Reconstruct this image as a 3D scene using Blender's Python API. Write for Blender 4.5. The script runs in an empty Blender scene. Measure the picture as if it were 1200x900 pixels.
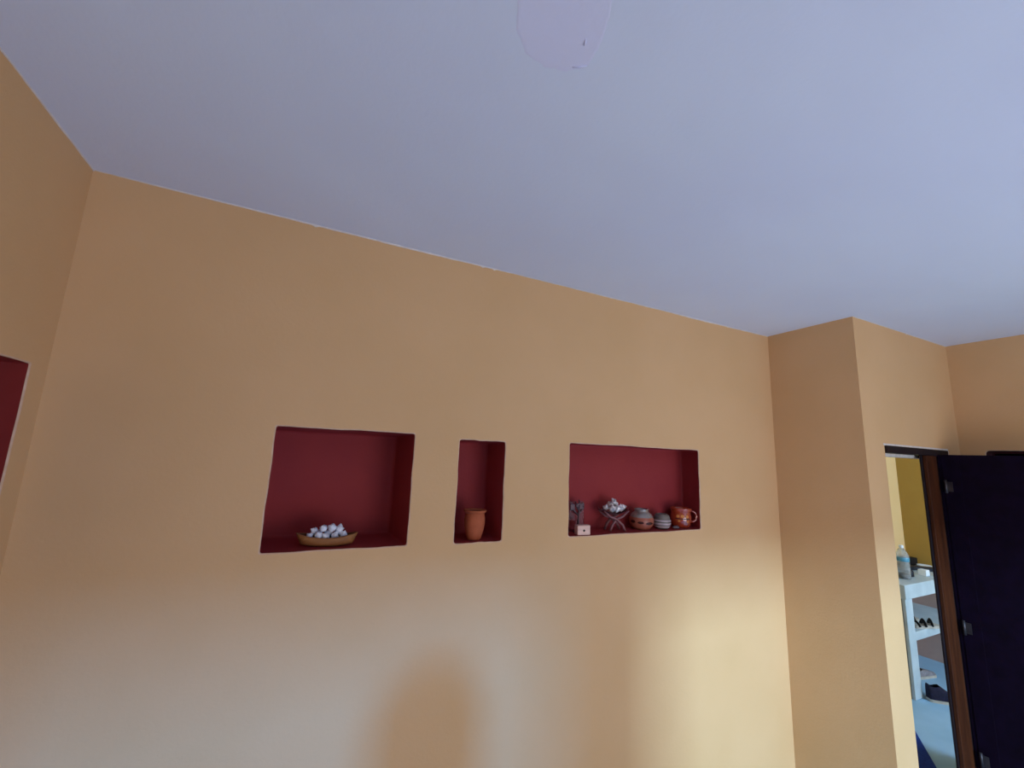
import bpy, bmesh, math, random
from mathutils import Vector, Matrix
R = math.radians
random.seed(7)
scene = bpy.context.scene
COL = scene.collection

# ---------------------------------------------------------------- camera
cam_data = bpy.data.cameras.new('camera')
cam = bpy.data.objects.new('camera', cam_data)
COL.objects.link(cam)
cam_data.sensor_fit = 'HORIZONTAL'
cam_data.sensor_width = 36.0
cam_data.lens = 489.75 / 1200 * 36.0
cam_data.clip_start = 0.02
r_, u_, f_ = Vector((0.8975, -0.4391, 0.0398)), Vector((-0.1085, -0.1326, 0.9852)), Vector((0.4274, 0.8886, 0.1666))
m = Matrix((r_, u_, -f_)).transposed().to_4x4()
m.translation = Vector((0, 0, 1.85))
cam.matrix_world = m
scene.camera = cam

# ---------------------------------------------------------------- world, lights, exposure
scene.view_settings.view_transform = 'Standard'
scene.view_settings.look = 'None'
scene.view_settings.gamma = 1.0
scene.view_settings.use_curve_mapping = False
scene.view_settings.exposure = 0.0
scene.cycles.max_bounces = 10
scene.cycles.diffuse_bounces = 6
scene.cycles.use_denoising = True

world = bpy.data.worlds.new('overcast_sky')
scene.world = world
world.use_nodes = True
bg = world.node_tree.nodes['Background']
bg.inputs['Color'].default_value = (0.62, 0.78, 1.0, 1)
bg.inputs['Strength'].default_value = 1.2


def area_light(name, loc, target, sx, sy, power, color, spread=180):
    d = bpy.data.lights.new(name, 'AREA')
    d.shape = 'RECTANGLE'
    d.size, d.size_y = sx, sy
    d.energy = power
    d.color = color
    d.spread = R(spread)
    o = bpy.data.objects.new(name, d)
    COL.objects.link(o)
    o.location = loc
    o.rotation_euler = (Vector(target) - Vector(loc)).to_track_quat('-Z', 'Y').to_euler()
    return o


# low bright patch of sky seen through the rear openings, daylight filling those openings, daylight of the next room
area_light('bright_sky_patch', (1.2, -6.2, 3.31), (1.2, 1.75, 1.0), 0.50, 0.5, 760, (0.43, 0.72, 1.0))
area_light('daylight_rear_opening', (1.5, -2.10, 1.0), (1.5, 1.5, 2.35), 2.6, 1.5, 56, (0.92, 0.82, 0.775))
area_light('daylight_next_room', (5.0, -0.85, 1.5), (5.0, 2.4, 0.5), 1.3, 2.0, 100, (0.52, 0.74, 1.0))

# ---------------------------------------------------------------- materials
MATS = {}


def new_mat(name):
    mt = bpy.data.materials.new(name)
    mt.use_nodes = True
    MATS[name] = mt
    nt = mt.node_tree
    return mt, nt, nt.nodes['Principled BSDF']


def srgb(r, g, b):
    def f(c):
        c /= 255.0
        return c / 12.92 if c <= 0.04045 else ((c + 0.055) / 1.055) ** 2.4
    return (f(r), f(g), f(b), 1)


def mottled(name, c1, c2, scale=3.0, rough=0.85, bump=0.2, bscale=120, detail=6, spec=0.3, dist=0.004, stretch=(1, 1, 1), big=0.0, metallic=0.0, coat=0.0):
    """two-tone noise paint with fine relief"""
    mt, nt, b = new_mat(name)
    tc = nt.nodes.new('ShaderNodeTexCoord')
    mp = nt.nodes.new('ShaderNodeMapping')
    mp.inputs['Scale'].default_value = stretch
    nt.links.new(tc.outputs['Object'], mp.inputs['Vector'])
    n = nt.nodes.new('ShaderNodeTexNoise')
    n.inputs['Scale'].default_value = scale
    n.inputs['Detail'].default_value = detail
    nt.links.new(mp.outputs[0], n.inputs['Vector'])
    cr = nt.nodes.new('ShaderNodeValToRGB')
    cr.color_ramp.elements[0].position = 0.35
    cr.color_ramp.elements[1].position = 0.65
    cr.color_ramp.elements[0].color = c1
    cr.color_ramp.elements[1].color = c2
    nt.links.new(n.outputs['Fac'], cr.inputs['Fac'])
    nt.links.new(cr.outputs['Color'], b.inputs['Base Color'])
    b.inputs['Roughness'].default_value = rough
    b.inputs['Specular IOR Level'].default_value = spec
    b.inputs['Metallic'].default_value = metallic
    b.inputs['Coat Weight'].default_value = coat
    if bump:
        n2 = nt.nodes.new('ShaderNodeTexNoise')
        n2.inputs['Scale'].default_value = bscale
        n2.inputs['Detail'].default_value = 4
        nt.links.new(mp.outputs[0], n2.inputs['Vector'])
        bp = nt.nodes.new('ShaderNodeBump')
        bp.inputs['Strength'].default_value = bump
        bp.inputs['Distance'].default_value = dist
        nt.links.new(n2.outputs['Fac'], bp.inputs['Height'])
        last = bp
        if big:
            n3 = nt.nodes.new('ShaderNodeTexNoise')
            n3.inputs['Scale'].default_value = 2.2
            n3.inputs['Detail'].default_value = 2
            nt.links.new(mp.outputs[0], n3.inputs['Vector'])
            bp2 = nt.nodes.new('ShaderNodeBump')
            bp2.inputs['Strength'].default_value = big
            bp2.inputs['Distance'].default_value = 0.03
            nt.links.new(n3.outputs['Fac'], bp2.inputs['Height'])
            nt.links.new(bp.outputs[0], bp2.inputs['Normal'])
            last = bp2
        nt.links.new(last.outputs[0], b.inputs['Normal'])
    return mt


WALL = mottled('ochre_plaster', srgb(212, 172, 124), srgb(216, 176, 129), 2.5, 0.8, 0.25, 90, dist=0.003, big=0.25)
WALL_SHADE = mottled('shaded_ochre_plaster', srgb(166, 132, 62), srgb(172, 138, 66), 2.5, 0.8, 0.25, 90, dist=0.003)  # darker copy: shade of the next room's right wall put into the colour
CREAM = mottled('cream_plaster', srgb(232, 194, 134), srgb(234, 198, 140), 2.5, 0.8, 0.2, 90, dist=0.003)
CEIL = mottled('lavender_white_ceiling', srgb(214, 223, 243), srgb(217, 227, 244), 1.2, 0.85, 0.2, 60, dist=0.003, big=0.35)
PATCH = mottled('lavender_patch_plaster', srgb(218, 221, 245), srgb(220, 225, 246), 2.0, 0.85, 0.3, 60, dist=0.003)
WHITE_LINE = mottled('white_paint_line', srgb(226, 220, 212), srgb(214, 206, 200), 30, 0.8, 0.2, 90)
MAROON = mottled('maroon_paint', srgb(139, 42, 47), srgb(145, 46, 48), 5, 0.7, 0.3, 80, dist=0.003)
MAROON2 = mottled('red_maroon_paint', srgb(120, 26, 22), srgb(132, 34, 28), 5, 0.7, 0.3, 80, dist=0.003)
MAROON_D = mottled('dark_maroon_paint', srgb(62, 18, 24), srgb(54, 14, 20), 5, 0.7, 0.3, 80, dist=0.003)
DOORM = mottled('near_black_door_paint', srgb(12, 2, 18), srgb(17, 4, 27), 14, 0.8, 0.2, 60, spec=0.1)
BROWN = mottled('brown_frame_wood', srgb(78, 38, 16), srgb(58, 26, 10), 6, 0.5, 0.2, 60, stretch=(6, 6, 0.6))
DARKWOOD = mottled('dark_frame_wood', srgb(30, 14, 16), srgb(20, 14, 24), 6, 0.55, 0.2, 60, stretch=(6, 6, 0.6))
METAL = mottled('dull_grey_metal', srgb(84, 78, 80), srgb(66, 62, 66), 20, 0.45, 0.1, 60, metallic=0.7)
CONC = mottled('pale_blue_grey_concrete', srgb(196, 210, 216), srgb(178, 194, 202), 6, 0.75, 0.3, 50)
CONC_SHADE = mottled('shaded_concrete_side', srgb(128, 126, 116), srgb(112, 112, 106), 6, 0.85, 0.3, 50)  # darker concrete, the shade of the counter's side put into its colour
FLOORM = mottled('pale_cement_floor', srgb(160, 198, 226), srgb(146, 186, 214), 3, 0.5, 0.2, 30)
MAT_BLUE = mottled('blue_woven_mat', srgb(24, 62, 150), srgb(16, 46, 126), 90, 0.9, 0.5, 200)
SHELF_WALL = mottled('shaded_mauve_plaster', srgb(192, 166, 156), srgb(178, 154, 146), 3, 0.85, 0.2, 60)  # mauve grey carries the shade under the counter

BOWLM = mottled('tan_carved_wood', srgb(158, 108, 64), srgb(130, 84, 48), 14, 0.6, 0.3, 60, stretch=(0.6, 5, 5))
BOWLIN = mottled('darker_inner_wood', srgb(104, 66, 40), srgb(84, 52, 32), 14, 0.7, 0.3, 60)
SHELLM = mottled('bluish_white_shell', srgb(236, 242, 252), srgb(196, 204, 222), 60, 0.45, 0.4, 150, spec=0.5)
SHELL_P = mottled('silvery_pearl_shell', srgb(250, 240, 240), srgb(150, 152, 158), 50, 0.25, 0.4, 120, spec=0.8, metallic=0.2)
TERRA = mottled('terracotta_clay', srgb(178, 96, 62), srgb(154, 78, 48), 16, 0.8, 0.3, 80)
TERRA_D = mottled('dark_inner_clay', srgb(92, 44, 30), srgb(76, 36, 26), 16, 0.9, 0.2, 80)
DARKWIRE = mottled('dark_tarnished_metal', srgb(92, 74, 80), srgb(70, 58, 64), 40, 0.4, 0.2, 90, metallic=0.5)
PALEWOOD = mottled('pale_pinkish_wood', srgb(232, 196, 180), srgb(214, 176, 160), 8, 0.6, 0.2, 60, stretch=(1, 4, 10))
BLACK = mottled('matt_black', srgb(16, 12, 14), srgb(22, 18, 20), 20, 0.6, 0.1, 60)
MAUVEWOOD = mottled('mauve_brown_wood', srgb(138, 92, 94), srgb(112, 72, 76), 10, 0.45, 0.2, 60, stretch=(1, 1, 6))
GREYGLAZE = mottled('grey_silver_glaze', srgb(150, 140, 134), srgb(118, 110, 106), 20, 0.18, 0.1, 50, spec=0.9, coat=0.8)
BELLY = mottled('brown_clay_belly', srgb(164, 96, 78), srgb(144, 78, 60), 14, 0.4, 0.2, 70, coat=0.2)
MOTIF = mottled('dark_red_motif', srgb(62, 18, 14), srgb(48, 14, 12), 14, 0.5, 0.1, 70)
JARBAND = mottled('pale_mauve_band', srgb(188, 170, 174), srgb(168, 150, 158), 20, 0.5, 0.1, 70)
JARBASE = mottled('grey_green_jar_clay', srgb(120, 112, 104), srgb(100, 92, 90), 20, 0.5, 0.2, 70)
MUGM = mottled('glossy_orange_brown_glaze', srgb(172, 66, 36), srgb(132, 46, 26), 12, 0.15, 0.1, 60, spec=0.7, coat=0.8)
MUGDOT = mottled('yellowish_glaze_motif', srgb(214, 140, 74), srgb(190, 110, 54), 12, 0.2, 0.1, 60, coat=0.6)
STONE = mottled('grey_stone', srgb(128, 116, 122), srgb(96, 88, 94), 30, 0.7, 0.3, 80)
NAVY = mottled('navy_canvas', srgb(34, 32, 58), srgb(24, 24, 44), 60, 0.85, 0.4, 200)
SOLE = mottled('pale_rubber_sole', srgb(196, 190, 178), srgb(176, 170, 160), 20, 0.7, 0.1, 80)
GREYCLOTH = mottled('grey_canvas', srgb(150, 146, 150), srgb(120, 116, 124), 60, 0.85, 0.4, 200)
WHITEP = mottled('white_card', srgb(236, 244, 248), srgb(226, 236, 244), 20, 0.6, 0.1, 60)
LABELB = mottled('blue_label_film', srgb(70, 140, 172), srgb(110, 168, 190), 30, 0.4, 0.1, 60)
DKBLUE = mottled('dark_blue_black_leather', srgb(28, 34, 48), srgb(18, 22, 32), 30, 0.45, 0.2, 90)


def glass(name, col, rough=0.05, ior=1.3):
    mt, nt, b = new_mat(name)
    b.inputs['Base Color'].default_value = col
    b.inputs['Roughness'].default_value = rough
    b.inputs['IOR'].default_value = ior
    b.inputs['Transmission Weight'].default_value = 1.0
    return mt


PET = glass('clear_plastic', (0.94, 0.98, 1.0, 1), 0.25, 1.18)
PET.node_tree.nodes['Principled BSDF'].inputs['Transmission Weight'].default_value = 0.86
LIP = mottled('worn_pale_plaster_edge', srgb(220, 186, 160), srgb(206, 170, 138), 30, 0.85, 0.2, 90)
SMOKE = glass('smoky_glass', (0.72, 0.72, 0.76, 1), 0.12, 1.3)

# ---------------------------------------------------------------- helpers


def finish(name, bm, mat, parent=None, smooth=False, recalc=True):
    if recalc:
        bmesh.ops.recalc_face_normals(bm, faces=bm.faces[:])
    me = bpy.data.meshes.new(name)
    bm.to_mesh(me)
    bm.free()
    for x in (mat if isinstance(mat, (list, tuple)) else [mat]):
        me.materials.append(x)
    if smooth:
        for p in me.polygons:
            p.use_smooth = True
    o = bpy.data.objects.new(name, me)
    COL.objects.link(o)
    if parent is not None:
        o.parent = parent
    return o


def struct(o):
    if o.parent is None:
        o['kind'] = 'structure'
    return o


def tag(o, label, cat, group=None):
    o['label'] = label
    o['category'] = cat
    if group:
        o['group'] = group
    return o


def thing(name, label, cat, loc, rz=0.0, group=None):
    o = bpy.data.objects.new(name, None)
    o.empty_display_size = 0.05
    COL.objects.link(o)
    o.location = loc
    o.rotation_euler = (0, 0, rz)
    return tag(o, label, cat, group)


def box(bm, x0, x1, y0, y1, z0, z1, bev=0.0, mi=0):
    vs = [bm.verts.new(p) for p in ((x0, y0, z0), (x1, y0, z0), (x1, y1, z0), (x0, y1, z0), (x0, y0, z1), (x1, y0, z1), (x1, y1, z1), (x0, y1, z1))]
    fs = []
    for q in ((0, 3, 2, 1), (4, 5, 6, 7), (0, 1, 5, 4), (1, 2, 6, 5), (2, 3, 7, 6), (3, 0, 4, 7)):
        f = bm.faces.new([vs[i] for i in q])
        f.material_index = mi
        fs.append(f)
    if bev:
        es = list({e for f in fs for e in f.edges})
        bmesh.ops.bevel(bm, geom=es, offset=bev, segments=2, profile=0.5, affect='EDGES')
    return fs


def lathe(bm, prof, n=32, mi=None, cx=0, cy=0, cz=0, sx=1, sy=1):
    """prof: list of (r, z); mi: optional material index per band"""
    rings = []
    for r, z in prof:
        if r < 1e-6:
            rings.append([bm.verts.new((cx, cy, cz + z))])
        else:
            rings.append([bm.verts.new((cx + r * sx * math.cos(2 * math.pi * k / n), cy + r * sy * math.sin(2 * math.pi * k / n), cz + z)) for k in range(n)])
    for i in range(len(rings) - 1):
        a, b = rings[i], rings[i + 1]
        for k in range(n):
            k2 = (k + 1) % n
            if len(a) == 1 and len(b) == 1:
                continue
            if len(a) == 1:
                f = bm.faces.new((a[0], b[k2], b[k]))
            elif len(b) == 1:
                f = bm.faces.new((a[k], a[k2], b[0]))
            else:
                f = bm.faces.new((a[k], a[k2], b[k2], b[k]))
            f.smooth = True
            if mi:
                f.material_index = mi[i]


def tube(bm, pts, rad, n=10, cap=True, flat=1.0):
    pts = [Vector(p) for p in pts]
    rads = rad if isinstance(rad, (list, tuple)) else [rad] * len(pts)
    rings = []
    up = Vector((0, 0, 1))
    for i, p in enumerate(pts):
        d = (pts[min(i + 1, len(pts) - 1)] - pts[max(i - 1, 0)]).normalized()
        ref = up if abs(d.dot(up)) < 0.95 else Vector((0, 1, 0))
        a = d.cross(ref).normalized()
        b = d.cross(a).normalized()
        rings.append([bm.verts.new(p + (a * math.cos(2 * math.pi * k / n) * flat + b * math.sin(2 * math.pi * k / n)) * rads[i]) for k in range(n)])
    for i in range(len(rings) - 1):
        for k in range(n):
            f = bm.faces.new((rings[i][k], rings[i][(k + 1) % n], rings[i + 1][(k + 1) % n], rings[i + 1][k]))
            f.smooth = True
    if cap:
        bm.faces.new(rings[0][::-1])
        bm.faces.new(rings[-1])


def rounded_outline(l, r, t, b, rad, wob, seed, n=14):
    """closed outline in (x, z), counter-clockwise, hand-plastered wobble; 4 * (n + 5) points"""
    rnd = random.Random(seed)
    ph = [rnd.uniform(0, 6.28) for _ in range(8)]
    pts = []

    def w(s, k):
        return wob * (math.sin(s * 9 + ph[k]) + 0.6 * math.sin(s * 23 + ph[k + 4])) * math.sin(math.pi * s) ** 0.5
    sides = [((l + rad, b), (r - rad, b), (0, -1)), ((r, b + rad), (r, t - rad), (1, 0)), ((r - rad, t), (l + rad, t), (0, 1)), ((l, t - rad), (l, b + rad), (-1, 0))]
    cen = [(r - rad, b + rad, -90), (r - rad, t - rad, 0), (l + rad, t - rad, 90), (l + rad, b + rad, 180)]
    for k in range(4):
        (x0, z0), (x1, z1), nn = sides[k]
        for i in range(n):
            s = i / n
            pts.append((x0 + (x1 - x0) * s + nn[0] * w(s, k), z0 + (z1 - z0) * s + nn[1] * w(s, k)))
        cx, cz, a0 = cen[k]
        for i in range(5):
            a = R(a0 + 90 * i / 5)
            pts.append((cx + rad * math.cos(a), cz + rad * math.sin(a)))
    return pts


def wall_with_holes(name, xa, xb, za, zb, holes, M, mat, bev=0.0045, parent=None):
    """plaster sheet in the local plane y = 0 (front towards -y), with soft-edged holes. M maps local to world"""
    bm = bmesh.new()
    outer = [bm.verts.new((x, 0, z)) for x, z in ((xa, za), (xb, za), (xb, zb), (xa, zb))]
    edges = [bm.edges.new((outer[i], outer[(i + 1) % 4])) for i in range(4)]
    rims = []
    for pts in holes:
        cx = sum(p[0] for p in pts) / len(pts)
        cz = sum(p[1] for p in pts) / len(pts)
        ring = []
        for x, z in pts:
            d = Vector((x - cx, z - cz))
            # widen outwards by the lip radius
            hx = max(abs(p[0] - cx) for p in pts)
            hz = max(abs(p[1] - cz) for p in pts)
            ring.append(bm.verts.new((cx + d.x * (1 + bev / hx), 0, cz + d.y * (1 + bev / hz))))
        edges += [bm.edges.new((ring[i], ring[(i + 1) % len(ring)])) for i in range(len(ring))]
        rims.append((ring, pts, cx, cz, hx, hz))
    bmesh.ops.triangle_fill(bm, use_beauty=True, use_dissolve=False, edges=edges)
    for ring, pts, cx, cz, hx, hz in rims:
        prev = ring
        for s in (1, 2, 3):
            a = math.pi / 2 * s / 3
            off = bev * (1 - math.sin(a))
            dep = bev * (1 - math.cos(a))
            cur = [bm.verts.new((cx + (x - cx) * (1 + off / hx), dep, cz + (z - cz) * (1 + off / hz))) for x, z in pts]
            n = len(cur)
            for i in range(n):
                f = bm.faces.new((prev[i], prev[(i + 1) % n], cur[(i + 1) % n], cur[i]))
                f.smooth = True
                f.material_index = 1
            prev = cur
    bmesh.ops.transform(bm, matrix=M, verts=bm.verts[:])
    return finish(name, bm, [mat, LIP], parent)


def niche(pts, depth, back, M, mat, parent, bev=0.004):
    """painted recess: outline pts at the front, splayed back corners back=(l, r, t, b)"""
    l0, r0 = min(p[0] for p in pts), max(p[0] for p in pts)
    b0, t0 = min(p[1] for p in pts), max(p[1] for p in pts)
    l1, r1, t1, b1 = back
    bm = bmesh.new()
    prev = None
    n = len(pts)
    for s in (0, 0.03, 0.94, 0.985, 1.0):
        y = bev * 1.0 + (depth - bev) * s
        k = s
        rr = 0.0 if s < 0.95 else (0.004 if s < 1 else 0.012)
        cur = []
        for x, z in pts:
            u = (x - l0) / (r0 - l0)
            v = (z - b0) / (t0 - b0)
            X = (l0 + (l1 - l0) * k) * (1 - u) + (r0 + (r1 - r0) * k) * u
            Z = (b0 + (b1 - b0) * k) * (1 - v) + (t0 + (t1 - t0) * k) * v
            X += rr * (1 if u < 0.5 else -1) * min(1, abs(u - 0.5) * 2)
            Z += rr * (1 if v < 0.5 else -1) * min(1, abs(v - 0.5) * 2)
            cur.append(bm.verts.new((X, y, Z)))
        if prev:
            for i in range(n):
                f = bm.faces.new((prev[i], prev[(i + 1) % n], cur[(i + 1) % n], cur[i]))
                f.smooth = True
        prev = cur
    bm.faces.new(prev)
    bmesh.ops.transform(bm, matrix=M, verts=bm.verts[:])
    o = finish('niche', bm, mat, parent, recalc=True)
    return o


# ---------------------------------------------------------------- the room shell
XL, XR, YB, YR, ZC = -0.732, 3.99, 1.75, -2.2, 2.726     # left wall, right wall, niche wall, rear wall, ceiling
XC, YC = 2.789, 1.246                                    # pillar side, door wall
XO, XE, YE = 5.88, 4.11, 2.36                            # next room: right wall, near wall, end wall

holes = [rounded_outline(-0.103, 0.404, 1.919, 1.477, 0.008, 0.0012, 1),
         rounded_outline(0.602, 0.821, 1.906, 1.473, 0.010, 0.0012, 2),
         rounded_outline(1.173, 2.071, 1.918, 1.475, 0.012, 0.0016, 3)]
MB = Matrix.Translation((0, YB, 0))
wall_back = struct(wall_with_holes('wall_back', XL, XC, 0, ZC, holes, MB, WALL))
NZ = [1.476, 1.474, 1.476]
for pts, dep, bk in zip(holes, (0.26, 0.20, 0.16), ((-0.125, 0.381, 1.915, 1.477), (0.590, 0.818, 1.903, 1.474), (1.165, 2.111, 1.921, 1.476))):
    niche(pts, dep, bk, MB, MAROON, wall_back)

# left wall, with the maroon recess near the corner (local x runs along world +y)
ML = Matrix.Translation((XL, 0, 0)) @ Matrix.Rotation(R(90), 4, 'Z')
lp = rounded_outline(1.05, 1.662, 2.052, 1.45, 0.006, 0.0012, 4)
wall_left = struct(wall_with_holes('wall_left', YR, YB, 0, ZC, [lp], ML, WALL))
niche(lp, 0.13, (1.05, 1.640, 2.050, 1.45), ML, MAROON2, wall_left)

# right wall (local x runs along world -y), maroon recess mostly behind the open door
MR = Matrix.Translation((XR, 0, 0)) @ Matrix.Rotation(R(-90), 4, 'Z')
rp = rounded_outline(-1.125, -0.30, 1.998, 1.30, 0.02, 0.001, 5)
wall_right = struct(wall_with_holes('wall_right', -YC, -YR, 0, ZC, [rp], MR, WALL))
niche(rp, 0.06, (-1.12, -0.31, 1.995, 1.31), MR, MAROON_D, wall_right)


def slab(name, x0, x1, y0, y1, z0, z1, mat, parent=None):
    bm = bmesh.new()
    box(bm, x0, x1, y0, y1, z0, z1)
    return struct(finish(name, bm, mat, parent))


slab('wall_pillar', XC, 2.996, YC, YB + 0.3, 0, ZC, WALL)
# door wall: header above the doorway and the piece behind the open leaf
DW = 0.12
bm = bmesh.new()
box(bm, 2.996, XR + DW, YC, YC + DW, 1.992, ZC)
box(bm, 3.79, XR + DW, YC, YC + DW, 0, 1.992)
wall_door = struct(finish('wall_doorway', bm, WALL))
slab('floor', XL - 0.3, XR + 2.4, YR - 0.1, 2.7, -0.1, 0, FLOORM)
slab('ceiling', XL - 0.3, XR + 2.4, YR - 0.1, 2.7, ZC, ZC + 0.12, CEIL)

# unseen rear wall, two guessed openings, pier added to shade a band
OP = [(0.18, 1.16), (1.46, 3.65)]
bm = bmesh.new()
zh = 2.30
xs = [XL - 0.15, OP[0][0], OP[0][1], OP[1][0], OP[1][1], XR + 0.15]
for i in (0, 2, 4):
    box(bm, xs[i], xs[i + 1], YR - 0.12, YR, 0, ZC)
for a, b_ in OP:
    box(bm, a, b_, YR - 0.12, YR, zh, ZC)
struct(finish('wall_rear', bm, WALL))
bm = bmesh.new()
for a, b_ in OP:
    box(bm, a - 0.02, a + 0.02, YR - 0.08, YR - 0.03, 0, zh, 0.003)
    box(bm, b_ - 0.02, b_ + 0.02, YR - 0.08, YR - 0.03, 0, zh, 0.003)
    box(bm, a, b_, YR - 0.08, YR - 0.03, zh - 0.04, zh, 0.003)
struct(finish('window_1', bm, DARKWOOD))

# ragged line of white paint where ceiling meets the walls


def paint_line(name, p0, p1, inward, seed):
    rnd = random.Random(seed)
    p0, p1, inward = Vector(p0), Vector(p1), Vector(inward)
    L = (p1 - p0).length
    n = int(L / 0.012)
    bm = bmesh.new()
    prev = None
    h = 0.0025
    for i in range(n + 1):
        p = p0.lerp(p1, i / n)
        h += rnd.uniform(-0.0010, 0.0010)
        h = min(max(h, 0.0008), 0.0055)
        hh = h * (0.45 + 0.55 * math.sin(i * 0.021 + seed) ** 2) + (0.005 if rnd.random() < 0.012 else 0)
        a = bm.verts.new(p + inward * 0.0035)
        b = bm.verts.new(p + inward * 0.003 + Vector((0, 0, -hh)))
        c = bm.verts.new(p + inward * -0.002 + Vector((0, 0, -hh - 0.001)))
        if prev:
            bm.faces.new((prev[0], prev[1], b, a))
            bm.faces.new((prev[1], prev[2], c, b))
        prev = (a, b, c)
    return struct(finish(name, bm, WHITE_LINE))


paint_line('trim_1', (XL, YB, ZC), (XC, YB, ZC), (0, -1, 0), 3)
paint_line('trim_2', (XL, YR, ZC), (XL, YB, ZC), (1, 0, 0), 5)
paint_line('trim_3', (XC, YC, ZC), (XR, YC, ZC), (0, -1, 0), 8)

# plaster patch on the ceiling, slightly proud, with a feathered ridge
outline = [(0.150, 0.30), (0.205, 0.45), (0.268, 0.600), (0.302, 0.675), (0.345, 0.712), (0.395, 0.720), (0.445, 0.706), (0.481, 0.674),
           (0.478, 0.628), (0.462, 0.578), (0.442, 0.537), (0.40, 0.44), (0.33, 0.30), (0.23, 0.24)]
bm = bmesh.new()
cxm = sum(p[0] for p in outline) / len(outline)
cym = sum(p[1] for p in outline) / len(outline)
dense = []
rnd = random.Random(5)
for i in range(len(outline)):
    a, b_ = Vector(outline[i]), Vector(outline[(i + 1) % len(outline)])
    for s in range(6):
        q = a.lerp(b_, s / 6)
        dense.append((q.x + rnd.uniform(-.0015, .0015), q.y + rnd.uniform(-.0015, .0015)))
rings = []
for k, z in ((1.0, 0.0001), (0.970, 0.0006), (0.94, 0.0006), (0.88, 0.0005)):
    rings.append([bm.verts.new((cxm + (x - cxm) * k, cym + (y - cym) * k, ZC - z)) for x, y in dense])
for a, b_ in zip(rings, rings[1:]):
    for i in range(len(dense)):
        f = bm.faces.new((a[i], a[(i + 1) % len(dense)], b_[(i + 1) % len(dense)], b_[i]))
        f.smooth = True
bm.faces.new(rings[-1])
ridge = bm
patch = finish('trim_4', ridge, PATCH)
patch['kind'] = 'structure'
bm = bmesh.new()
tube(bm, [(0.452, 0.690, ZC - 0.001), (0.466, 0.681, ZC - 0.0025), (0.479, 0.672, ZC - 0.001)], [0.0008, 0.0014, 0.0008], 6)
tube(bm, [(0.440, 0.622, ZC - 0.001), (0.444, 0.630, ZC - 0.0025), (0.446, 0.636, ZC - 0.001)], [0.0006, 0.0016, 0.0006], 6)
finish('plaster_ridge', bm, PATCH, patch)

# ---------------------------------------------------------------- doorway, frame and leaf
bm = bmesh.new()
box(bm, 2.998, 3.775, YC - 0.012, YC + 0.05, 1.948, 1.988, 0.002)
header = struct(finish('door_1', bm, DARKWOOD))
bm = bmesh.new()          # brown jamb post
box(bm, 3.476, 3.610, YC - 0.006, YC + 0.012, 0, 1.948, 0.002)
finish('door_jamb', bm, BROWN, header)
bm = bmesh.new()          # dark rebate along the post
box(bm, 3.462, 3.79, YC + 0.0125, YC + 0.024, 0, 1.948, 0.002)
box(bm, 3.6105, 3.79, YC - 0.006, YC + 0.012, 0, 1.948, 0.002)
finish('door_stop', bm, DARKWOOD, header)
bm = bmesh.new()          # whitish plaster edges around the header
box(bm, 2.985, 3.80, YC - 0.004, YC + 0.02, 1.9885, 2.0, 0.0015)
box(bm, 3.776, 3.806, YC - 0.004, YC + 0.02, 1.955, 1.9885, 0.0015)
box(bm, 2.998, 3.79, YC + 0.052, YC + DW, 1.93, 1.948, 0.0015)
finish('plaster_edge', bm, WHITE_LINE, header)

leaf = thing('door_leaf', 'near-black wooden door standing open at the right edge', 'door', (3.612, YC - 0.008, 0.012))
bm = bmesh.new()
box(bm, 0.0, 0.035, -0.80, 0.0, 0, 1.945, 0.003)
finish('panel', bm, DOORM, leaf)
bm = bmesh.new()
for (a, b_, c, d) in ((-0.80, -0.72, 0, 1.945), (-0.10, -0.02, 0, 1.945), (-0.72, -0.10, 1.84, 1.945), (-0.72, -0.10, 0.95, 1.05), (-0.72, -0.10, 0, 0.14)):
    box(bm, -0.003, -0.0005, a, b_, c, d, 0.001)
finish('rail', bm, DOORM, leaf)
for z in (1.75, 0.94, 0.25):
    bm = bmesh.new()
    tube(bm, [(-0.012, -0.030, z - 0.04), (-0.012, -0.030, z + 0.04)], 0.007, 10)
    box(bm, -0.009, -0.006, -0.060, -0.030, z - 0.03, z + 0.03)
    h = finish('hinge', bm, METAL, leaf)
    h['label'] = 'dull grey metal hinge'

# ---------------------------------------------------------------- next room
slab('wall_next_room_end', 2.99, XO, YE, YE + 0.12, 0, ZC, CREAM)
slab('wall_next_room_right', XO, XO + 0.12, -1.1, YE + 0.12, 0, ZC, WALL_SHADE)
slab('wall_next_room_rear', XE, XO, -1.12, -1.0, 0, ZC, CREAM)
slab('wall_next_room_near', XR + 0.06, XE, -1.0, YC + 0.06, 0, ZC, CREAM)

CX0, CX1, CY0 = 4.70, XO - 0.005, 1.93
counter = thing('masonry_counter', 'pale concrete counter with a shelf below, beyond the open doorway', 'counter', (CX0, CY0, 0))
bm = bmesh.new()
box(bm, -0.02, CX1 - CX0, -0.02, YE - CY0 - 0.003, 0.775, 0.89, 0.006)
finish('countertop', bm, CONC, counter)
bm = bmesh.new()
box(bm, 0.03, CX1 - CX0, 0.0, YE - CY0 - 0.003, 0.43, 0.50, 0.006)
finish('shelf', bm, CONC, counter)
bm = bmesh.new()
box(bm, 0.002, 0.12, -0.004, 0.02, 0, 0.775, 0.004)
finish('post_face', bm, CONC, counter)
bm = bmesh.new()
box(bm, 0.0, 0.115, 0.02, YE - CY0 - 0.003, 0, 0.775, 0.004)
p = finish('side_wall', bm, CONC_SHADE, counter)
p['label'] = 'side of the counter, its shade put into a darker grey'
bm = bmesh.new()
box(bm, 0.115, CX1 - CX0, YE - CY0 - 0.02, YE - CY0 - 0.003, 0, 0.775)
box(bm, CX1 - CX0 - 0.02, CX1 - CX0, 0.01, YE - CY0 - 0.02, 0, 0.43)
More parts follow.
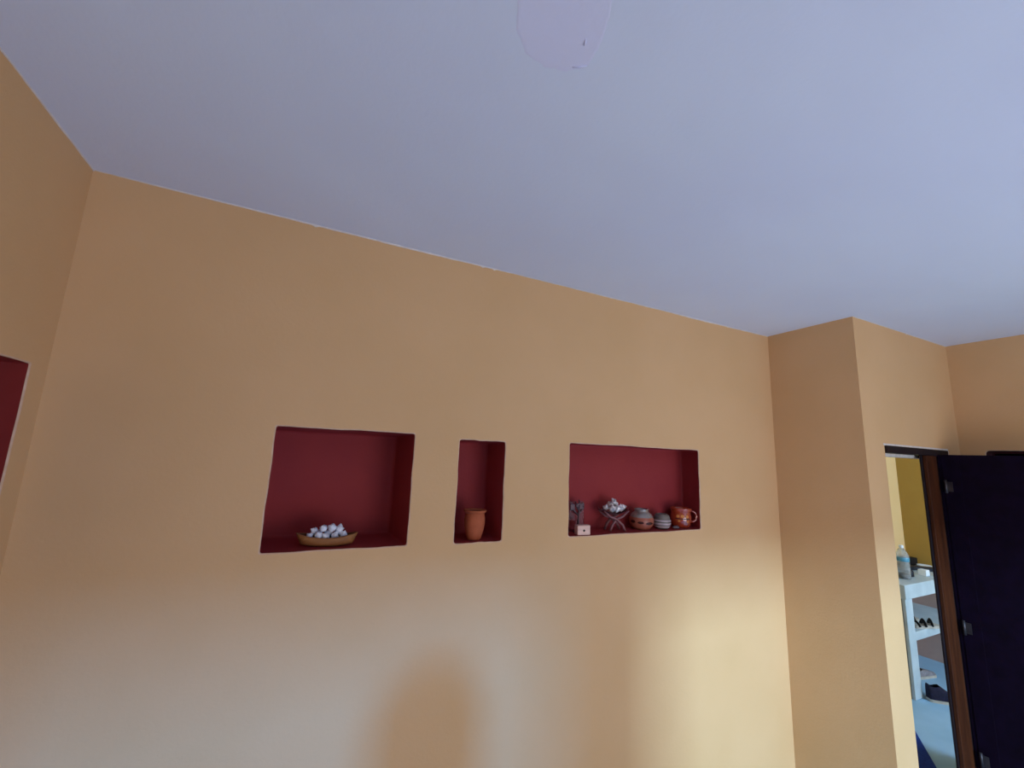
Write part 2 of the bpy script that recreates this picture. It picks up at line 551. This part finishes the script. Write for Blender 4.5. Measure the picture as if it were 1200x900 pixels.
box(bm, CX1 - CX0 - 0.02, CX1 - CX0, 0.01, YE - CY0 - 0.02, 0.50, 0.775)
finish('shade_lining', bm, SHELF_WALL, counter)

# blue mat on the floor of the next room
bm = bmesh.new()
A, B = Vector((4.121, 1.703)), Vector((3.81, 1.496))
d = (B - A).normalized()
nrm = Vector((d.y, -d.x))
if (Vector((3.704, 1.54)) - A).dot(nrm) < 0:
    nrm = -nrm
a0 = A - d * 0.10
q = [a0, a0 + d * 0.62, a0 + d * 0.62 + nrm * 0.42, a0 + nrm * 0.42]
bot = [bm.verts.new((v.x, v.y, 0.001)) for v in q]
top = [bm.verts.new((v.x, v.y, 0.009)) for v in q]
bm.faces.new(bot[::-1])
bm.faces.new(top)
for i in range(4):
    bm.faces.new((bot[i], bot[(i + 1) % 4], top[(i + 1) % 4], top[i]))
bmesh.ops.bevel(bm, geom=bm.edges[:], offset=0.002, segments=1, affect='EDGES')
tag(finish('floor_mat', bm, MAT_BLUE), 'blue mat lying on the pale floor just past the doorway', 'mat')

# ---------------------------------------------------------------- boat-shaped wooden bowl with shells


def boat_bowl(name, label, L, W, Hh, z_end, loc, rz, mats):
    """open canoe-like tray: outer skin, inner skin, rim"""
    t = thing(name, label, 'bowl', loc, rz)
    n, k = 28, 14

    def section(s, inner):
        x = -1 + 2 * s
        w = max(1e-3, (1 - abs(x) ** 2.6)) ** 0.6 * W / 2
        base = z_end * abs(x) ** 2.2
        rim = Hh + z_end * abs(x) ** 2
        th = 0.007 if inner else 0
        bottom = (Hh * 0.0 + base * 0.55) + (th * 1.1)
        if inner:
            w = max(w - 0.006, 0.0015)
        half = L / 2 * (1 - 0.0 * th)
        row = []
        for j in range(k + 1):
            a = math.pi * j / k
            yy = -w * math.cos(a)
            depth = math.sin(a) ** 0.55
            zz = rim - (rim - bottom) * depth
            # ends lean outwards
            xx = x * (half - (0.006 if inner else 0)) * (0.80 + 0.20 * (zz / (Hh + z_end)))
            row.append((xx, yy, zz))
        return row
    outer = bmesh.new()
    for inner, bmx, nm, mt in ((False, outer, 'hull', mats[0]), (True, bmesh.new(), 'inside', mats[1])):
        rows = [[bmx.verts.new(p) for p in section(i / n, inner)] for i in range(n + 1)]
        for i in range(n):
            for j in range(k):
                f = bmx.faces.new((rows[i][j], rows[i][j + 1], rows[i + 1][j + 1], rows[i + 1][j]))
                f.smooth = True
        if not inner:
            # rim band and end caps
            ins = [section(i / n, True) for i in range(n + 1)]
            for side in (0, k):
                iv = [bmx.verts.new(ins[i][side]) for i in range(n + 1)]
                for i in range(n):
                    bmx.faces.new((rows[i][side], rows[i + 1][side], iv[i + 1], iv[i]))
            bmx.faces.new(rows[0])
            bmx.faces.new(rows[-1][::-1])
        finish(nm, bmx, mt, t, recalc=not inner)
    return t


def shell_mesh(seed, mat, spikes=7, size=0.02):
    """knobbly sea snail: coiled body whorl tapering to a spire, with blunt knobs"""
    rnd = random.Random(seed)
    bm = bmesh.new()
    n, mm = 18, 12
    rows = []
    for i in range(mm + 1):
        s = i / mm
        z = -1.0 + 2.2 * s
        if s < 0.55:
            r = 0.25 + 0.72 * math.sin(s / 0.55 * math.pi / 2)
        else:
            r = 0.97 * (1 - (s - 0.55) / 0.45) ** 0.8
            r *= 1 + 0.13 * math.sin((s - 0.55) * 42)
        row = []
        for j in range(n):
            a = 2 * math.pi * j / n
            knob = max(0, math.cos(a * spikes / 1.0 + s * 3)) ** 3 * 0.33 * math.exp(-((s - 0.5) / 0.12) ** 2)
            lip = 0.22 * max(0, math.cos(a - 0.6)) ** 4 * (1 if s < 0.55 else 0)
            rr = r * (1 + knob + lip) * rnd.uniform(0.96, 1.04)
            row.append(bm.verts.new((rr * math.cos(a) * size * 0.8, rr * math.sin(a) * size * 0.8, z * size)))
        rows.append(row)
    for i in range(mm):
        for j in range(n):
            f = bm.faces.new((rows[i][j], rows[i][(j + 1) % n], rows[i + 1][(j + 1) % n], rows[i + 1][j]))
            f.smooth = True
    bm.faces.new(rows[0][::-1])
    bm.faces.new(rows[-1])
    bmesh.ops.recalc_face_normals(bm, faces=bm.faces[:])
    me = bpy.data.meshes.new('shell')
    bm.to_mesh(me)
    bm.free()
    me.materials.append(mat)
    return me


def put_shell(me, loc, rot, s, label, group):
    o = bpy.data.objects.new('sea_shell', me)
    COL.objects.link(o)
    o.location = loc
    o.rotation_euler = rot
    o.scale = (s, s, s)
    return tag(o, label, 'shell', group)


BX, BY, BZ = 0.113, 1.818, 1.477
boat_bowl('wooden_bowl', 'long boat-shaped tan wooden bowl holding white shells in the left niche', 0.222, 0.085, 0.036, 0.014, (BX, BY, BZ), R(-7), (BOWLM, BOWLIN))
sm = [shell_mesh(s, SHELLM, sp, 0.0178) for s, sp in ((1, 5), (2, 6), (3, 7))]
# x offset, y offset, z offset, scale : three layers heaped in the bowl
spots = [(-0.062, -0.004, 0.036, 0.95), (-0.036, 0.012, 0.044, 0.95), (-0.030, -0.016, 0.041, 1.0), (-0.004, -0.018, 0.036, 0.95), (0.000, 0.012, 0.042, 1.0),
         (0.026, -0.012, 0.038, 0.95), (0.034, 0.014, 0.043, 1.0), (0.058, -0.004, 0.042, 0.95),
         (-0.016, -0.002, 0.064, 0.95), (0.014, -0.002, 0.066, 1.05), (0.041, 0.002, 0.062, 1.0), (-0.047, 0.002, 0.056, 0.85)]
names_ = ['white shell at the left end of the shell heap in the wooden bowl', 'white shell behind the left shoulder of the heap in the wooden bowl',
          'white shell leaning over the rim left of the middle of the wooden bowl', 'white shell at the front middle of the wooden bowl, low on the rim',
          'white shell at the back middle of the heap in the wooden bowl', 'white shell over the front rim right of the middle of the wooden bowl',
          'white shell at the back right of the heap in the wooden bowl', 'white shell at the right end of the shell heap in the wooden bowl',
          'upper white shell just left of the top one in the wooden bowl', 'topmost white shell on the heap in the wooden bowl',
          'upper white shell just right of the top one in the wooden bowl', 'small upper white shell on the left slope of the bowl heap']
ca, sa = math.cos(R(-7)), math.sin(R(-7))
for i, ((dx, dy, dz, s), lb) in enumerate(zip(spots, names_)):
    put_shell(sm[i % 3], (BX + dx * ca - dy * sa, BY + dx * sa + dy * ca, BZ + dz), (random.uniform(-.9, .9), random.uniform(-.9, .9), random.uniform(0, 6)), s, lb, 'white shells heaped in the wooden bowl')

# ---------------------------------------------------------------- terracotta pot in the middle niche
pot = thing('terracotta_vase', 'plain terracotta vase with a flared rim in the narrow middle niche', 'vase', (0.712, 1.808, 1.4745))
bm = bmesh.new()
lathe(bm, [(0, 0), (0.026, 0), (0.030, 0.003), (0.035, 0.020), (0.042, 0.045), (0.046, 0.070), (0.046, 0.090), (0.043, 0.106), (0.042, 0.113)], 40)
finish('body', bm, TERRA, pot)
bm = bmesh.new()
lathe(bm, [(0.042, 0.113), (0.047, 0.116), (0.051, 0.121), (0.0515, 0.126), (0.049, 0.128), (0.044, 0.126), (0.040, 0.120)], 40)
finish('rim', bm, TERRA, pot)
bm = bmesh.new()
lathe(bm, [(0.040, 0.120), (0.038, 0.110), (0.041, 0.085), (0.038, 0.05), (0.03, 0.012), (0, 0.008)], 40)
finish('inside', bm, TERRA_D, pot)

# ---------------------------------------------------------------- right niche
NZ3 = 1.4765
# pale wooden block with a dark hole
t = thing('wooden_block', 'small pale wooden block with a dark hole at the left of the right niche', 'block', (1.270, 1.772, NZ3), R(-4))
bm = bmesh.new()
box(bm, -0.036, 0.036, -0.014, 0.018, 0, 0.046, 0.003)
finish('body', bm, PALEWOOD, t)
bm = bmesh.new()
lathe(bm, [(0, -0.001), (0.0055, -0.001), (0.0055, 0.0006), (0, 0.0006)], 16)
bmesh.ops.transform(bm, matrix=Matrix.Translation((0.0, -0.0142, 0.021)) @ Matrix.Rotation(R(90), 4, 'X'), verts=bm.verts[:])
h = finish('hole', bm, BLACK, t)
h['label'] = 'dark round hole in the face'
# dark ornament with branching top behind the block
t = thing('metal_ornament', 'dark metal branching ornament standing behind the pale wooden block', 'ornament', (1.285, 1.835, NZ3), R(-4))
bm = bmesh.new()
lathe(bm, [(0, 0), (0.026, 0), (0.026, 0.005), (0.012, 0.009), (0.006, 0.015), (0, 0.016)], 20)
finish('base', bm, DARKWIRE, t)
bm = bmesh.new()
tube(bm, [(0, 0, 0.012), (0.002, 0, 0.06), (0.006, 0, 0.10), (0.004, 0, 0.135)], [0.006, 0.005, 0.006, 0.004], 8)
finish('stem', bm, DARKWIRE, t)
for pts in ([(0.005, 0, 0.095), (0.022, 0, 0.108), (0.030, 0, 0.130), (0.024, 0, 0.146)], [(0.003, 0, 0.085), (-0.018, 0, 0.098), (-0.030, 0, 0.115), (-0.034, 0, 0.140)],
            [(0.005, 0, 0.12), (0.012, 0, 0.14), (0.004, 0, 0.160)], [(0.003, 0, 0.11), (-0.010, 0, 0.128), (-0.014, 0, 0.150)]):
    bm = bmesh.new()
    tube(bm, pts, [0.005] * (len(pts) - 1) + [0.002], 8)
    finish('branch', bm, DARKWIRE, t)
bm = bmesh.new()
box(bm, -0.044, 0.042, 0.010, 0.018, 0.0, 0.150, 0.002)
finish('glass_panel', bm, SMOKE, t)
bm = bmesh.new()
box(bm, -0.046, -0.020, -0.004, 0.002, 0.108, 0.138, 0.002)
finish('plaque', bm, DARKWIRE, t)
bm = bmesh.new()
box(bm, -0.008, 0.036, -0.003, 0.003, 0.112, 0.142, 0.002)
finish('plaque', bm, DARKWIRE, t)

# folding X stand with a shallow wooden tray and pearly shells
SX, SY = 1.505, 1.822
t = thing('crossed_leg_stand', 'small mauve-brown wooden stand with crossed legs under the silvery shells', 'stand', (SX, SY, NZ3), R(-6))
for yy in (-0.026, 0.026):
    for s in (1, -1):
        bm = bmesh.new()
        tube(bm, [(-0.044 * s + 0.006, yy + 0.003 * s, 0.004), (-0.030 * s + 0.005, yy + 0.003 * s, 0.032), (0.0, yy + 0.003 * s, 0.062), (0.040 * s, yy + 0.003 * s, 0.076), (0.078 * s, yy + 0.003 * s, 0.104)],
             [0.0075, 0.007, 0.0075, 0.007, 0.004], 8)
        finish('leg', bm, MAUVEWOOD, t)
bm = bmesh.new()
tube(bm, [(0, -0.032, 0.062), (0, 0.032, 0.062)], 0.005, 8)
finish('pivot', bm, MAUVEWOOD, t)
bm = bmesh.new()
rows = []
for i in range(13):
    x = -1 + i / 6
    rows.append([bm.verts.new((x * 0.085, (-1 + j / 4) * 0.040 * (1 - 0.55 * abs(x) ** 2), 0.078 + 0.028 * abs(x) ** 1.3 + 0.012 * (-1 + j / 4) ** 2)) for j in range(9)])
for i in range(12):
    for j in range(8):
        f = bm.faces.new((rows[i][j], rows[i][j + 1], rows[i + 1][j + 1], rows[i + 1][j]))
        f.smooth = True
bmesh.ops.solidify(bm, geom=bm.faces[:], thickness=0.004)
finish('tray', bm, MAUVEWOOD, t)
sp = [shell_mesh(s, SHELL_P, k, 0.0215) for s, k in ((11, 5), (12, 4), (13, 6))]
spots2 = [(-0.050, 0.0, 0.118, 0.8, 'silvery shell at the left end of the crossed-leg stand'), (-0.024, -0.018, 0.114, 1.0, 'bright silvery shell at the front left of the crossed-leg stand'),
          (0.004, -0.020, 0.113, 1.0, 'silvery shell at the front middle of the crossed-leg stand'), (0.032, -0.014, 0.117, 0.95, 'pinkish silvery shell at the front right of the crossed-leg stand'),
          (0.060, 0.0, 0.120, 0.8, 'small shell at the right tip of the crossed-leg stand'), (-0.014, 0.012, 0.132, 1.0, 'silvery shell at the back left of the crossed-leg stand'),
          (0.020, 0.010, 0.132, 0.95, 'silvery shell at the back right of the crossed-leg stand'), (-0.002, -0.004, 0.150, 0.85, 'topmost pinkish shell on the crossed-leg stand')]
for i, (dx, dy, dz, s, lb) in enumerate(spots2):
    put_shell(sp[i % 3], (SX + dx, SY + dy - dx * 0.1, NZ3 + dz), (random.uniform(-1, 1), random.uniform(-1, 1), random.uniform(0, 6)), s, lb, 'silvery shells on the crossed-leg stand')

# round brown pot with a grey shoulder
t = thing('clay_pot', 'round brown clay pot with a shiny grey shoulder and dark painted marks', 'pot', (1.702, 1.830, NZ3), R(-14))
bm = bmesh.new()
body = [(0, 0), (0.036, 0), (0.044, 0.004), (0.058, 0.020), (0.0655, 0.038), (0.066, 0.052), (0.062, 0.066)]
lathe(bm, body, 40)
finish('belly', bm, BELLY, t)
bm = bmesh.new()
lathe(bm, [(0.062, 0.066), (0.056, 0.080), (0.045, 0.091), (0.038, 0.095), (0.037, 0.101), (0.042, 0.106), (0.040, 0.109), (0.034, 0.106), (0.033, 0.096), (0.045, 0.078), (0.05, 0.05), (0.03, 0.008), (0, 0.006)], 40)
finish('shoulder', bm, GREYGLAZE, t)


def motif(parent, radf, th0, th1, z0, z1, mat, name='painted_mark', n=10, taper=True):
    """thin raised patch following a round body; radf(z) is the body radius"""
    bm = bmesh.new()
    rows = []
    for i in range(n + 1):
        s = i / n
        a = R(th0 + (th1 - th0) * s)
        hh = (math.sin(math.pi * s) ** 0.5 if taper else 1) * (z1 - z0) / 2
        zc = (z0 + z1) / 2
        rows.append([bm.verts.new(((radf(z) + off) * math.cos(a), (radf(z) + off) * math.sin(a), z)) for z, off in ((zc - hh - 1e-5, 0.0), (zc - hh * 0.9, 0.0012), (zc + hh * 0.9, 0.0012), (zc + hh + 1e-5, 0.0))])
    for i in range(n):
        for j in range(3):
            bm.faces.new((rows[i][j], rows[i + 1][j], rows[i + 1][j + 1], rows[i][j + 1]))
    return finish(name, bm, mat, parent)


def interp(prof):
    pr = [p for p in prof if p[0] > 0]

    def f(z):
        for (r0, z0), (r1, z1) in zip(pr, pr[1:]):
            if z0 <= z <= z1 and z1 > z0:
                return r0 + (r1 - r0) * (z - z0) / (z1 - z0)
        return pr[-1][0]
    return f


rf = interp(body)
for a0, a1, za, zb in ((186, 214, 0.036, 0.052), (224, 254, 0.034, 0.048), (262, 304, 0.030, 0.046), (330, 360, 0.034, 0.048)):
    motif(t, rf, a0, a1, za, zb, MOTIF)

# small banded jar
t = thing('striped_jar', 'small grey jar with pale horizontal bands beside the glazed mug', 'jar', (1.845, 1.822, NZ3))
bm = bmesh.new()
jp = [(0, 0), (0.030, 0), (0.036, 0.004), (0.043, 0.016), (0.0475, 0.030), (0.0475, 0.044), (0.043, 0.056)]
lathe(bm, jp, 36)
finish('body', bm, JARBASE, t)
bm = bmesh.new()
lathe(bm, [(0.043, 0.056), (0.044, 0.060), (0.040, 0.070), (0.034, 0.077), (0.030, 0.080), (0.026, 0.078), (0.028, 0.06), (0.030, 0.03), (0, 0.01)], 36)
finish('neck', bm, JARBASE, t)
rj = interp(jp)
for za, zb in ((0.008, 0.016), (0.022, 0.033), (0.041, 0.049)):
    bm = bmesh.new()
    lathe(bm, [(rj(za), za), (rj(za) + 0.0022, za + 0.0015), (rj(zb) + 0.0022, zb - 0.0015), (rj(zb), zb)], 36)
    finish('band', bm, JARBAND, t)

# little grey stone
bm = bmesh.new()
bmesh.ops.create_icosphere(bm, subdivisions=3, radius=1)
for v in bm.verts:
    v.co = Vector((v.co.x * 0.021, v.co.y * 0.014, max(v.co.z, -0.8) * 0.008)) * (1 + 0.12 * math.sin(v.co.x * 4 + v.co.y * 3))
o = finish('pebble', bm, STONE, smooth=True)
o.location = (1.922, 1.795, NZ3 + 0.0075)
tag(o, 'small flat grey pebble between the striped jar and the mug', 'pebble')

# glazed mug
MX, MY = 1.998, 1.826
t = thing('glazed_mug', 'glossy orange-brown clay mug with a handle, rightmost in the niche', 'mug', (MX, MY, NZ3), R(-30))
bm = bmesh.new()
mp_ = [(0, 0), (0.040, 0), (0.046, 0.004), (0.052, 0.018), (0.057, 0.040), (0.058, 0.060), (0.055, 0.076), (0.054, 0.084)]
lathe(bm, mp_, 40)
finish('body', bm, MUGM, t)
bm = bmesh.new()
lathe(bm, [(0.054, 0.084), (0.057, 0.090), (0.062, 0.104), (0.0625, 0.108), (0.060, 0.110), (0.056, 0.106), (0.050, 0.085), (0.052, 0.05), (0.04, 0.01), (0, 0.008)], 40)
finish('rim', bm, MUGM, t)
bm = bmesh.new()
pts = []
for i in range(13):
    a = R(-75 + 150 * i / 12)
    pts.append((0.054 + 0.030 * math.cos(a), -0.010, 0.064 + 0.030 * math.sin(a)))
tube(bm, [(0.050, -0.008, 0.040)] + pts + [(0.052, -0.008, 0.092)], 0.006, 10, flat=1.4)
finish('handle', bm, MUGM, t)
rm = interp(mp_)
for a0, a1, za, zb in ((228, 246, 0.058, 0.074), (252, 272, 0.058, 0.076), (278, 298, 0.056, 0.074), (236, 250, 0.034, 0.046), (284, 300, 0.032, 0.044)):
    motif(t, rm, a0, a1, za, zb, MUGDOT)
for a0, a1, za, zb in ((222, 308, 0.050, 0.055),):
    motif(t, rm, a0, a1, za, zb, MOTIF, taper=False)

# ---------------------------------------------------------------- things in the next room
CT = 0.8905
# clear bottle on the counter
t = thing('plastic_bottle', 'clear plastic bottle with a blue label on the left end of the counter', 'bottle', (4.985, 2.03, CT))
bm = bmesh.new()
prof = [(0, 0.006), (0.030, 0), (0.044, 0.004), (0.048, 0.015)]
for i in range(9):
    z = 0.02 + i * 0.014
    prof += [(0.048, z), (0.0455, z + 0.007)]
prof += [(0.048, 0.150), (0.048, 0.190), (0.046, 0.200), (0.038, 0.225), (0.024, 0.250), (0.015, 0.262), (0.014, 0.275)]
prof = prof + [(0.012, 0.275), (0.013, 0.260), (0.036, 0.222), (0.045, 0.198), (0.046, 0.03), (0.042, 0.008), (0, 0.009)]
lathe(bm, prof, 28)
finish('body', bm, PET, t)
bm = bmesh.new()
lathe(bm, [(0.0482, 0.150), (0.049, 0.151), (0.049, 0.184), (0.0482, 0.185)], 28)
finish('paper_label', bm, LABELB, t)
bm = bmesh.new()
lathe(bm, [(0.0165, 0.264), (0.017, 0.267), (0.017, 0.284), (0.015, 0.287), (0, 0.287)], 20)
finish('cap', bm, WHITEP, t)
bm = bmesh.new()
lathe(bm, [(0, 0.010), (0.040, 0.010), (0.0440, 0.03), (0.0440, 0.045), (0, 0.045)], 24)
finish('contents', bm, DKBLUE, t)

bm = bmesh.new()
box(bm, -0.035, 0.035, -0.03, 0.03, 0, 0.052, 0.003)
o = finish('small_box', bm, WHITEP)
o.location = (5.33, 2.02, CT)
tag(o, 'small white box on the front of the concrete counter', 'box')
bm = bmesh.new()
lathe(bm, [(0, 0), (0.035, 0), (0.040, 0.006), (0.038, 0.045), (0.030, 0.052), (0, 0.053)], 24)
o = finish('lidded_tin', bm, DKBLUE)
o.location = (5.14, 2.06, CT)
tag(o, 'squat dark tin just right of the plastic bottle', 'tin')
bm = bmesh.new()
box(bm, -0.04, 0.04, -0.03, 0.03, 0, 0.12, 0.004)
o = finish('dark_carton', bm, DKBLUE)
o.location = (4.86, 2.10, CT)
tag(o, 'dark carton on the counter at the left of the plastic bottle', 'box')


def strap(name, pts, w, th, mat, label, cat):
    bm = bmesh.new()
    rows = []
    for i, p in enumerate(pts):
        p = Vector(p)
        d = (Vector(pts[min(i + 1, len(pts) - 1)]) - Vector(pts[max(i - 1, 0)]))
        sdir = Vector((-d.y, d.x, 0)).normalized() * w / 2
        rows.append([bm.verts.new(p - sdir), bm.verts.new(p + sdir), bm.verts.new(p + sdir + Vector((0, 0, th))), bm.verts.new(p - sdir + Vector((0, 0, th)))])
    for a, b_ in zip(rows, rows[1:]):
        for j in range(4):
            bm.faces.new((a[j], a[(j + 1) % 4], b_[(j + 1) % 4], b_[j]))
    bm.faces.new(rows[0][::-1])
    bm.faces.new(rows[-1])
    o = finish(name, bm, mat)
    return tag(o, label, cat)


strap('leather_belt', [(5.18, 2.215, CT), (5.34, 2.205, CT + 0.004), (5.50, 2.17, CT + 0.010), (5.60, 2.10, CT + 0.004), (5.74, 2.02, CT)], 0.08, 0.028, DKBLUE,
      'dark blue-black belt lying across the counter behind the small white box', 'belt')
strap('black_bag', [(5.20, 2.32, CT), (5.50, 2.318, CT), (5.70, 2.30, CT), (5.84, 2.28, CT)], 0.055, 0.07, BLACK,
      'flat black bag lying along the back of the counter', 'bag')
bm = bmesh.new()
lathe(bm, [(0, 0), (0.04, 0), (0.055, 0.012), (0.060, 0.020), (0.058, 0.021), (0.04, 0.006), (0, 0.005)], 28)
o = finish('shallow_dish', bm, WHITEP)
o.location = (5.77, 2.175, CT + 0.0005)
tag(o, 'shallow white dish at the far back of the counter', 'dish')


def shoe(name, label, L, loc, rz, upper, sole, hgt=0.10, collar=0.42):
    t = thing(name, label, 'shoe', loc, rz)
    n, k = 22, 12

    def width(s):
        return 0.040 + 0.012 * math.sin(math.pi * min(1, s * 1.05)) if s < 0.97 else 0.030

    def wid(s):
        return (0.030 + 0.018 * s ** 0.8) * min(1, (1 - s) * 7 + 0.25) ** 0.5 * min(1, s * 9 + 0.55) ** 0.5
    bm = bmesh.new()
    rows = []
    for i in range(n + 1):
        s = i / n
        w = wid(s) + 0.004
        rows.append([bm.verts.new((s * L, y, z)) for y, z in ((-w, 0), (-w, 0.020), (w, 0.020), (w, 0))])
    for a, b_ in zip(rows, rows[1:]):
        for j in range(4):
            bm.faces.new((a[j], a[(j + 1) % 4], b_[(j + 1) % 4], b_[j]))
    bm.faces.new(rows[0][::-1])
    bm.faces.new(rows[-1])
    finish('sole', bm, sole, t)
    bm = bmesh.new()
    rows = []
    for i in range(n + 1):
        s = i / n
        w = wid(s)
        if s < collar:
            h = hgt - 0.012 * math.sin(math.pi * s / collar)
        else:
            q = (s - collar) / (1 - collar)
            h = 0.045 + (hgt - 0.045) * (1 - q) ** 1.6 - 0.014 * q ** 3
        row = []
        for j in range(k + 1):
            a = math.pi * j / k
            cc = -math.cos(a)
            row.append(bm.verts.new((s * L * 0.985 + 0.003, math.copysign(abs(cc) ** 0.7, cc) * w, 0.019 + (h - 0.019) * math.sin(a) ** 0.6)))
        rows.append(row)
    for i in range(n):
        for j in range(k):
            mid = k // 2
            if i / n < collar and abs(j + 0.5 - mid) < 2.1 and i > 0:
                continue
            f = bm.faces.new((rows[i][j], rows[i][j + 1], rows[i + 1][j + 1], rows[i + 1][j]))
            f.smooth = True
    bm.faces.new(rows[0])
    bm.faces.new(rows[-1][::-1])
    finish('upper', bm, upper, t)
    bm = bmesh.new()
    box(bm, 0.012, L * 0.8, -0.026, 0.026, 0.020, 0.026)
    finish('insole', bm, BLACK, t)
    return t


shoe('slip_on_shoe', 'navy slip-on shoe with a pale sole on the floor before the counter', 0.25, (4.815, 1.895, 0.0), R(-38), NAVY, SOLE, 0.13, 0.30)
shoe('canvas_sneaker', 'grey canvas shoe lying under the counter behind the navy one', 0.25, (5.18, 2.12, 0.0), R(-8), GREYCLOTH, SOLE, 0.075, 0.35)


def sandal(label, loc, rz):
    t = thing('sandal', label, 'sandal', loc, rz)
    bm = bmesh.new()
    rows = []
    n = 18
    L = 0.25
    for i in range(n + 1):
        s = i / n
        w = (0.026 + 0.014 * s) * min(1, (1 - s) * 6 + 0.2) ** 0.5 * min(1, s * 8 + 0.5) ** 0.5
        rows.append([bm.verts.new((s * L, y, z)) for y, z in ((-w, 0), (-w, 0.022), (w, 0.022), (w, 0))])
    for a, b_ in zip(rows, rows[1:]):
        for j in range(4):
            bm.faces.new((a[j], a[(j + 1) % 4], b_[(j + 1) % 4], b_[j]))
    bm.faces.new(rows[0][::-1])
    bm.faces.new(rows[-1])
    finish('sole', bm, SOLE, t)
    for x0, x1, tw in ((0.08, 0.12, 0.020), (0.15, 0.20, 0.020), (0.02, 0.01, 0.010)):
        bm = bmesh.new()
        pts = [(x0 + (x1 - x0) * i / 8, -0.037 + 0.074 * i / 8, 0.016 + 0.038 * math.sin(math.pi * i / 8)) for i in range(9)]
        tube(bm, pts, tw, 8, flat=0.35)
        finish('strap', bm, BLACK, t)
    return t


sandal('black-strapped pale sandal on the counter shelf, nearer the front edge', (4.95, 1.985, 0.5005), R(-16))
sandal('black-strapped pale sandal on the counter shelf, behind the other one', (4.98, 2.10, 0.5005), R(-6))

# ---------------------------------------------------------------- unseen coat stand, added to cast a soft shadow low on the niche wall
FX, FY = 0.73, -0.5
t = thing('added_coat_stand', 'unseen metal coat stand, added behind the viewer to cast a soft shadow', 'coat stand', (FX, FY, 0))
bm = bmesh.new()
lathe(bm, [(0, 0), (0.17, 0), (0.18, 0.01), (0.16, 0.02), (0.03, 0.035), (0.02, 0.06), (0, 0.06)], 40)
finish('base', bm, METAL, t)
bm = bmesh.new()
tube(bm, [(0, 0, 0.05), (0, 0, 1.70)], [0.014, 0.012], 12)
finish('pole', bm, METAL, t)
for k in range(4):
    a = k * math.pi / 2 + 0.4
    bm = bmesh.new()
    tube(bm, [(0.01 * math.cos(a), 0.01 * math.sin(a), 1.60), (0.07 * math.cos(a), 0.07 * math.sin(a), 1.60), (0.11 * math.cos(a), 0.11 * math.sin(a), 1.64)], [0.007, 0.006, 0.008], 8)
    finish('hook', bm, METAL, t)
bm = bmesh.new()
rows = []
for i in range(25):
    sz = i / 24
    z = 1.665 - 0.95 * sz
    w = 0.07 + 0.095 * min(1, sz * 9) ** 0.5
    row = []
    for j in range(36):
        a = 2 * math.pi * j / 36
        rr = 1 + 0.06 * math.sin(a * 6 + sz * 2) * sz
        row.append(bm.verts.new((w * rr * math.cos(a), (0.035 + 0.07 * min(1, sz * 5)) * rr * math.sin(a), z)))
    rows.append(row)
for a, b_ in zip(rows, rows[1:]):
    for j in range(36):
        f = bm.faces.new((a[j], a[(j + 1) % 36], b_[(j + 1) % 36], b_[j]))
        f.smooth = True
finish('coat', bm, GREYCLOTH, t)

# pane added in the left rear opening to dim and blue its light
bm = bmesh.new()
box(bm, OP[0][0] + 0.02, OP[0][1] - 0.02, YR - 0.058, YR - 0.052, 0, zh - 0.04)
mt, nt, b = new_mat('light_filter_pane')
tr = nt.nodes.new('ShaderNodeBsdfTransparent')
tr.inputs['Color'].default_value = (0.36, 0.60, 0.86, 1)
nt.links.new(tr.outputs[0], nt.nodes['Material Output'].inputs['Surface'])
struct(finish('window_filter', bm, mt))
